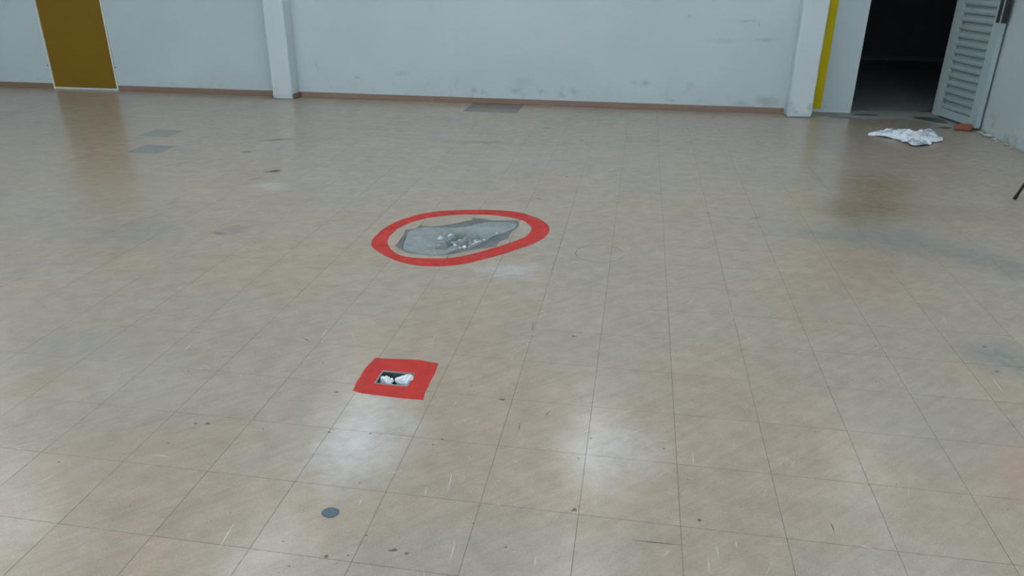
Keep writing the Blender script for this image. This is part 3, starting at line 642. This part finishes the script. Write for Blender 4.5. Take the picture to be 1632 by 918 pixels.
# brick propping the louvred door
bm = bmesh.new(); add_box(bm, -.075, .075, -.05, .05, 0, .058, bevel=.020, segs=3)
bmesh.ops.subdivide_edges(bm, edges=bm.edges[:], cuts=2, use_grid_fill=True)
for v in bm.verts:
    v.co += Vector((noise.noise(v.co*30), noise.noise(v.co*30+Vector((4, 0, 0))), 0))*.007
    if v.co.x < -.03: v.co.z *= .88
    v.co.z = max(0, v.co.z+(.004*noise.noise(v.co*40+Vector((9, 0, 0))) if v.co.z > .01 else 0))
tag(link('brick', bm_mesh(bm), plain('red_brick_clay', (.25, .075, .04), .9, .35, 40, bump=.6), None, (3.60, 6.285, 0), (0, 0, -.35)), 'broken red brick lying against the foot of the louvred door', 'brick')
# plaster fallen from the wall foot
M_PLAST = concrete('crumbled_plaster', (.40, .42, .38), (.52, .54, .50))
PLST = [(3.70, 6.12, .030), (3.715, 5.98, .036), (3.69, 6.03, .018), (3.72, 5.86, .026), (3.70, 5.75, .016), (3.725, 5.62, .022), (3.72, 5.50, .015), (3.70, 6.2, .016)]
for k, (x, y, r) in enumerate(PLST):
    o = link('plaster_lump', CH[k % 5].copy(), M_PLAST, None, (x, y, r*.42), (0, 0, k*1.3)); o.scale = (r*.8, r*1.3, r*.75)
    tag(o, 'pale lump of plaster fallen at the foot of the right wall', 'plaster', 'fallen plaster along the right wall')
# stool at the right edge: only one leg reaches into the picture
SC = Vector((3.37, 3.79, 0))
st = tag(empty('metal_stool', SC), 'black metal stool of which one thin slanting leg shows at the right edge', 'stool')
for k in range(3):
    a = math.pi+k*2*math.pi/3; c_, s_ = math.cos(a), math.sin(a)
    l_ = link('leg', tube_mesh([(.32*c_, .32*s_, .004), (.165*c_, .165*s_, .452)], .0095, 10), M_DARKMETAL, st)
    link('rubber_foot', tube_mesh([(.3205*c_, .3205*s_, .0005), (.311*c_, .311*s_, .03)], .0125, 10), plain('black_rubber', (.012, .012, .012), .8), l_)
bm = bmesh.new(); prof = [(.0, .45), (.150, .45), (.168, .455), (.175, .468), (.172, .482), (.155, .490), (.0, .494)]
rg = [[bm.verts.new((r*math.cos(2*math.pi*k/32), r*math.sin(2*math.pi*k/32), z)) for k in range(32)] for r, z in prof[1:-1]]
for p_, q_ in zip(rg, rg[1:]):
    for k in range(32): bm.faces.new((p_[k], p_[(k+1) % 32], q_[(k+1) % 32], q_[k]))
bm.faces.new(rg[0]); bm.faces.new(rg[-1])
link('seat', bm_mesh(bm), plain('black_vinyl', (.02, .02, .022), .5), st)
bm = bmesh.new()
link('foot_ring', tube_mesh([(.262*math.cos(k*math.pi/18), .262*math.sin(k*math.pi/18), .17) for k in range(37)], .006, 8, False), M_DARKMETAL, st)

# ------------------------------------------------------------------ fluorescent ceiling lights
def emit(name, col, s):
    m = bpy.data.materials.new(name); m.use_nodes = True; b = m.node_tree.nodes['Principled BSDF']
    b.inputs['Base Color'].default_value = (.8, .8, .8, 1); b.inputs['Emission Color'].default_value = (*col, 1); b.inputs['Emission Strength'].default_value = s; return m
M_TUBE = emit('lit_tube', (.86, .95, 1.0), TUBE_EMIT)
M_TUBE_OFF = plain('unlit_tube', (.8, .82, .82), .3)
M_LAMP = plain('white_lamp_housing', (.80, .81, .80), .4, .03)
HOUSE = box_mesh(-.15, .15, -.63, .63, 0, .05, bevel=.006); HOUSE.materials.append(M_LAMP)
TUBE = tube_mesh([(0, -.6, 0), (0, .6, 0)], .019, 12); TUBE.materials.append(M_TUBE)
TUBE_OFF = TUBE.copy(); TUBE_OFF.materials[0] = M_TUBE_OFF
LIT = [(x, y, 1) for x in (-8.0, -5.3, -2.6, 0.12) for y in (-4.3, -1.9, 0.5, 2.9, 5.15)] + [(2.9, y, 1) for y in (-4.3, -1.9, 0.5, 2.9, 5.15)]
OFF = {(-5.3, 5.15), (-8.0, 2.9)}
HALF = {(2.9, 5.15)}
cols = {-8.0: 'fifth', -5.3: 'fourth', -2.6: 'third', 0.12: 'second', 2.9: 'first'}
rows = {-4.3: 'nearest the window wall', -1.9: 'above the viewer', 0.5: 'above the red square', 2.9: 'above the red oval', 5.15: 'nearest the back wall'}
for x, y, on in LIT:
    if (x, y) in OFF: on = 0
    c = tag(empty('ceiling_light', (x, y, ZC-.05)), '%s twin-tube ceiling light, %s row from the right wall, %s' % ('half-lit' if (x, y) in HALF else 'lit' if on else 'unlit', cols[x], rows[y]), 'ceiling light', 'fluorescent ceiling lights')
    link('housing', HOUSE, None, c)
    for s in (-1, 1): link('tube', TUBE if on and not (s < 0 and (x, y) in HALF) else TUBE_OFF, None, c, (s*.075, 0, -.028))
